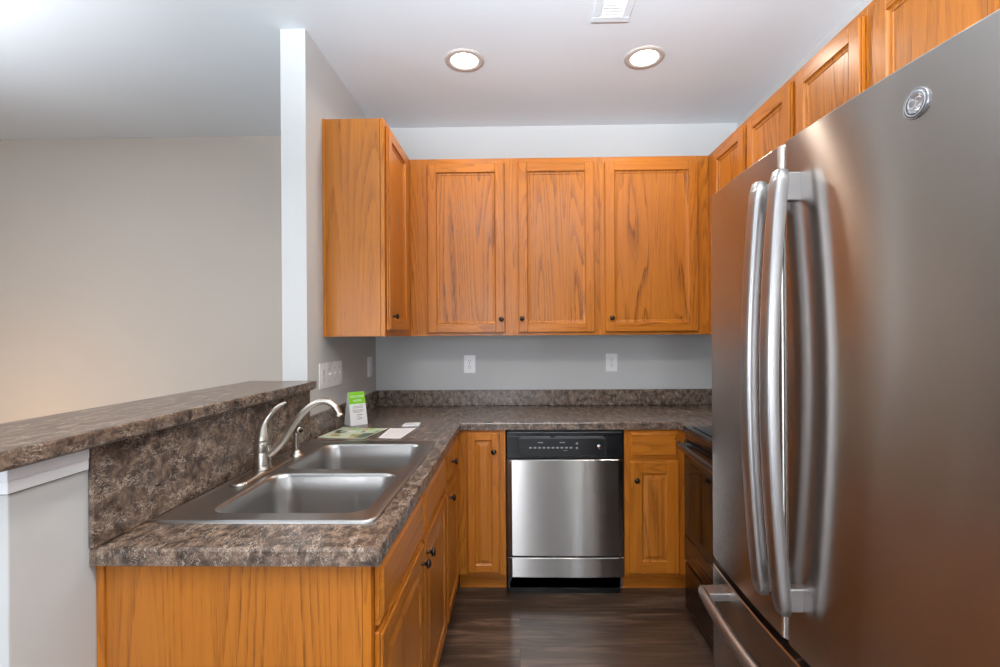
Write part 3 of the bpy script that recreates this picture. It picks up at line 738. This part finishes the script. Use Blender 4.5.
for txt, z, sz in (('WELCOME', .145, .0158), ('HOME', .124, .0158)):
    b = text_mesh(txt, sz, PPR); rot = Matrix.Translation((0, tent_y(z) - .0012, z)) @ Matrix.Rotation(math.radians(90) - ang, 4, 'X'); b.transform(rot)
    MB().absorb(b, PPR).build('lettering', tc, 'white lettering', True)
mb = MB()
for r_i, (z, x0, x1, m_) in enumerate(((.101, .010, .024, GRN), (.094, -.026, .028, GRY), (.088, -.028, .026, GRY), (.077, -.030, .030, GRY), (.071, -.030, .028, GRY), (.065, -.022, .020, GRY), (.052, -.008, .022, SLOT), (.045, -.012, .010, GRY), (.036, -.006, .020, SLOT), (.030, -.012, .016, GRY))):
    mb.box(x0, x1, tent_y(z) - .0008, tent_y(z) + .0006, z - .0012, z + .0010, m_)
mb.build('printed_lines', tc, None, True)

def sheet(name, label, cat, quad, z, th, m, extra=None, curl=0):
    """thin paper from four corner points; extra prints lie on it"""
    o = thing(name, label, cat, (sum(p[0] for p in quad) / 4, sum(p[1] for p in quad) / 4, z))
    n = 10; q = [V((p[0], p[1], 0)) for p in quad]
    def at(u, v): return (q[0] * (1 - u) + q[1] * u) * (1 - v) + (q[3] * (1 - u) + q[2] * u) * v
    b = bmesh.new(); top = [[b.verts.new(at(i / n, j / n) + V((0, 0, z + th + curl * abs(i / n - .5) ** 3 * 8))) for j in range(n + 1)] for i in range(n + 1)]
    for i in range(n):
        for j in range(n): b.faces.new((top[i][j], top[i + 1][j], top[i + 1][j + 1], top[i][j + 1]))
    r = bmesh.ops.extrude_face_region(b, geom=b.faces[:])
    for v in r['geom']:
        if isinstance(v, bmesh.types.BMVert): v.co.z -= th
    MB().absorb(b, m).build('paper', o)
    if extra:
        mb = MB()
        for u0, u1, v0, v1, mm in extra:
            P = [at(u0, v0), at(u1, v0), at(u1, v1), at(u0, v1)]
            zz = [z + th + curl * abs(u - .5) ** 3 * 8 + .0003 for u in (u0, u1, u1, u0)]
            mb.loft([[p + V((0, 0, h)) for p, h in zip(P, zz)], [p + V((0, 0, h + .0002)) for p, h in zip(P, zz)]], mm, True, True, False)
        mb.build('printing', o)
    return o
PAL = plain('paper_pale_green', (206, 214, 190), .4); OLV = plain('print_olive', (120, 140, 70), .4); TAN = plain('print_tan', (196, 160, 96), .4); DKG = plain('print_dark_green', (62, 72, 52), .4); PNK = plain('print_rose', (214, 190, 184), .5)
rnd = random.Random(3); ex = []
for k in range(34):
    u = rnd.random() * .9; v = rnd.random() * .85; ex.append((u, min(u + .05 + rnd.random() * .14, 1), v, min(v + .05 + rnd.random() * .16, 1), rnd.choice([OLV, OLV, PAL, PPR, TAN, DKG, PAL, GRN])))
ex.append((.72, .98, .05, .5, DKG))
sheet('brochure', 'glossy green patterned brochure lying between sink and tent card', 'brochure', [(-.908, 2.165), (-.690, 2.140), (-.642, 2.372), (-.880, 2.405)], .9148, .0012, PAL, ex, .002)
sheet('notice_sheet', 'white printed slip lying beside the brochure, nearest the worktop edge', 'paper', [(-.630, 2.155), (-.527, 2.142), (-.507, 2.385), (-.636, 2.380)], .9148, .0008, PPR,
      [(.08, .92, v, v + .012, PNK) for v in [.12 + .085 * k for k in range(9)]], .001)
sheet('business_card', 'small white card lying behind the printed slip', 'card', [(-.588, 2.425), (-.505, 2.438), (-.512, 2.515), (-.588, 2.500)], .9148, .006, PPR, [(.15, .85, .2, .26, GRY), (.15, .6, .5, .56, GRY)])

# ------------------------------------------------------------------ outlets and switches
def plate(name, label, cat, o, u, n, u0, u1, z0, z1, kind, group=None):
    mid = (u0 + u1) / 2
    t = thing(name, label, cat, tuple(P3(o, u, n, mid, (z0 + z1) / 2, 0)), 0, group)
    f = slab_uv(o, u, n); MB().box(*f(u0, u1, z0, z1, .0005, .006), WPL, .002, 2).build('cover_plate', t)
    zc = (z0 + z1) / 2
    if kind == 'outlet':
        for dz_ in (.0195, -.0195):
            rc = MB().box(*f(mid - .0165, mid + .0165, zc + dz_ - .0145, zc + dz_ + .0145, .0058, .0078), WPL, .0015, 2).build('receptacle', t)
            m_ = MB()
            for du in (-.0065, .0065): m_.box(*f(mid + du - .0013, mid + du + .0013, zc + dz_ - .001, zc + dz_ + .008, .0077, .0082), SLOT)
            m_.box(*f(mid - .0022, mid + .0022, zc + dz_ - .0095, zc + dz_ - .0055, .0077, .0082), SLOT); m_.build('slots', rc)
        MB().lathe([(.003, 0), (.003, .0012), (.0005, .0014)], P3(o, u, n, mid, zc, .006), P3(0, u, n, 0, 0, 1), GRY, 10).build('screw', t)
    else:
        k = kind
        for i in range(k):
            um = u0 + (u1 - u0) * (i + .5) / k
            s_ = MB().box(*f(um - .005, um + .005, zc - .012, zc + .012, .0058, .0072), WPL, .0006)
            s_.loft([[P3(o, u, n, um + a, zc + z, d) for a, z, d in ((-.0035, -.003, .007), (.0035, -.003, .007), (.0035, .005, .007), (-.0035, .005, .007))],
                     [P3(o, u, n, um + a, zc + z, d) for a, z, d in ((-.003, .006, .016), (.003, .006, .016), (.003, .010, .015), (-.003, .010, .015))]], WPL, True, True, False)
            s_.build('toggle', t)
            for zz in (zc - .03, zc + .03): MB().lathe([(.0028, 0), (.0028, .0012), (.0005, .0014)], P3(o, u, n, um, zz, .006), P3(0, u, n, 0, 0, 1), GRY, 10).build('screw', t)
    return t
plate('wall_outlet', 'white outlet on the back wall under the two-door cabinet', 'outlet', YB, 'x', -1, -.356, -.280, 1.127, 1.244, 'outlet')
plate('wall_outlet', 'white outlet on the back wall left of the refrigerator edge', 'outlet', YB, 'x', -1, .573, .648, 1.132, 1.249, 'outlet')
plate('wall_outlet', 'white outlet on the left wall just above the bar end', 'outlet', XL, 'y', 1, 2.250, 2.328, 1.122, 1.246, 'outlet')
plate('light_switch', 'white triple toggle switch plate on the left wall beyond the bar', 'switch', XL, 'y', 1, 2.332, 2.535, 1.122, 1.246, 3)
plate('wall_outlet', 'white outlet on the left wall close to the back corner', 'outlet', XL, 'y', 1, 2.985, 3.065, 1.118, 1.243, 'outlet')

# ------------------------------------------------------------------ ceiling lights and vent
MTR = plain('light_trim', (190, 180, 172), .6)
def can(lx, ly, label):
    t = thing('recessed_light', label, 'ceiling light', (lx, ly, ZC), 0, 'recessed ceiling lights')
    m_ = MB(); m_.lathe([(.098, .0), (.097, -.004), (.091, -.0075), (.082, -.0082), (.069, -.0060), (.066, -.0005)], (lx, ly, ZC), (0, 0, 1), MTR, 48)
    m_.build('trim_ring', t)
    m_ = MB(); m_.lathe([(.0672, -.0052), (.066, -.0061), (.0005, -.0064)], (lx, ly, ZC), (0, 0, 1), LENS, 40); m_.build('lens', t)
    return t
can(-0.257, 2.397, 'left of the two round lit recessed ceiling lights')
can(0.634, 2.399, 'right of the two round lit recessed ceiling lights')
vt = thing('ceiling_vent', 'white louvred air vent in the ceiling between the recessed lights', 'vent', (.405, 1.96, ZC))
m_ = MB(); 
for a in ((0.3300, 0.4900, 2.082, 2.118), (0.3300, 0.4900, 1.77, 1.80)): m_.box(a[0], a[1], a[2], a[3], ZC - .007, ZC - .0005, MC, .002)
for a in ((0.3300, 0.3630), (0.4570, 0.4900)): m_.box(a[0], a[1], 1.80, 2.082, ZC - .007, ZC - .0005, MC, .002)
m_.build('frame', vt)
m_ = MB(); m_.box(0.3630, 0.4570, 1.80, 2.082, ZC - .002, ZC - .0006, plain('duct_grey', (160, 162, 166), .6))
m_.build('duct_back', vt)
for i in range(14):
    y = 1.81 + i * .0200
    m_ = MB(); m_.prism([(y, ZC - .0025), (y + .012, ZC - .0085), (y + .0135, ZC - .0078), (y + .0015, ZC - .0020)], 0.3635, 0.4565, WPL, 'yz'); m_.build('slat', vt)
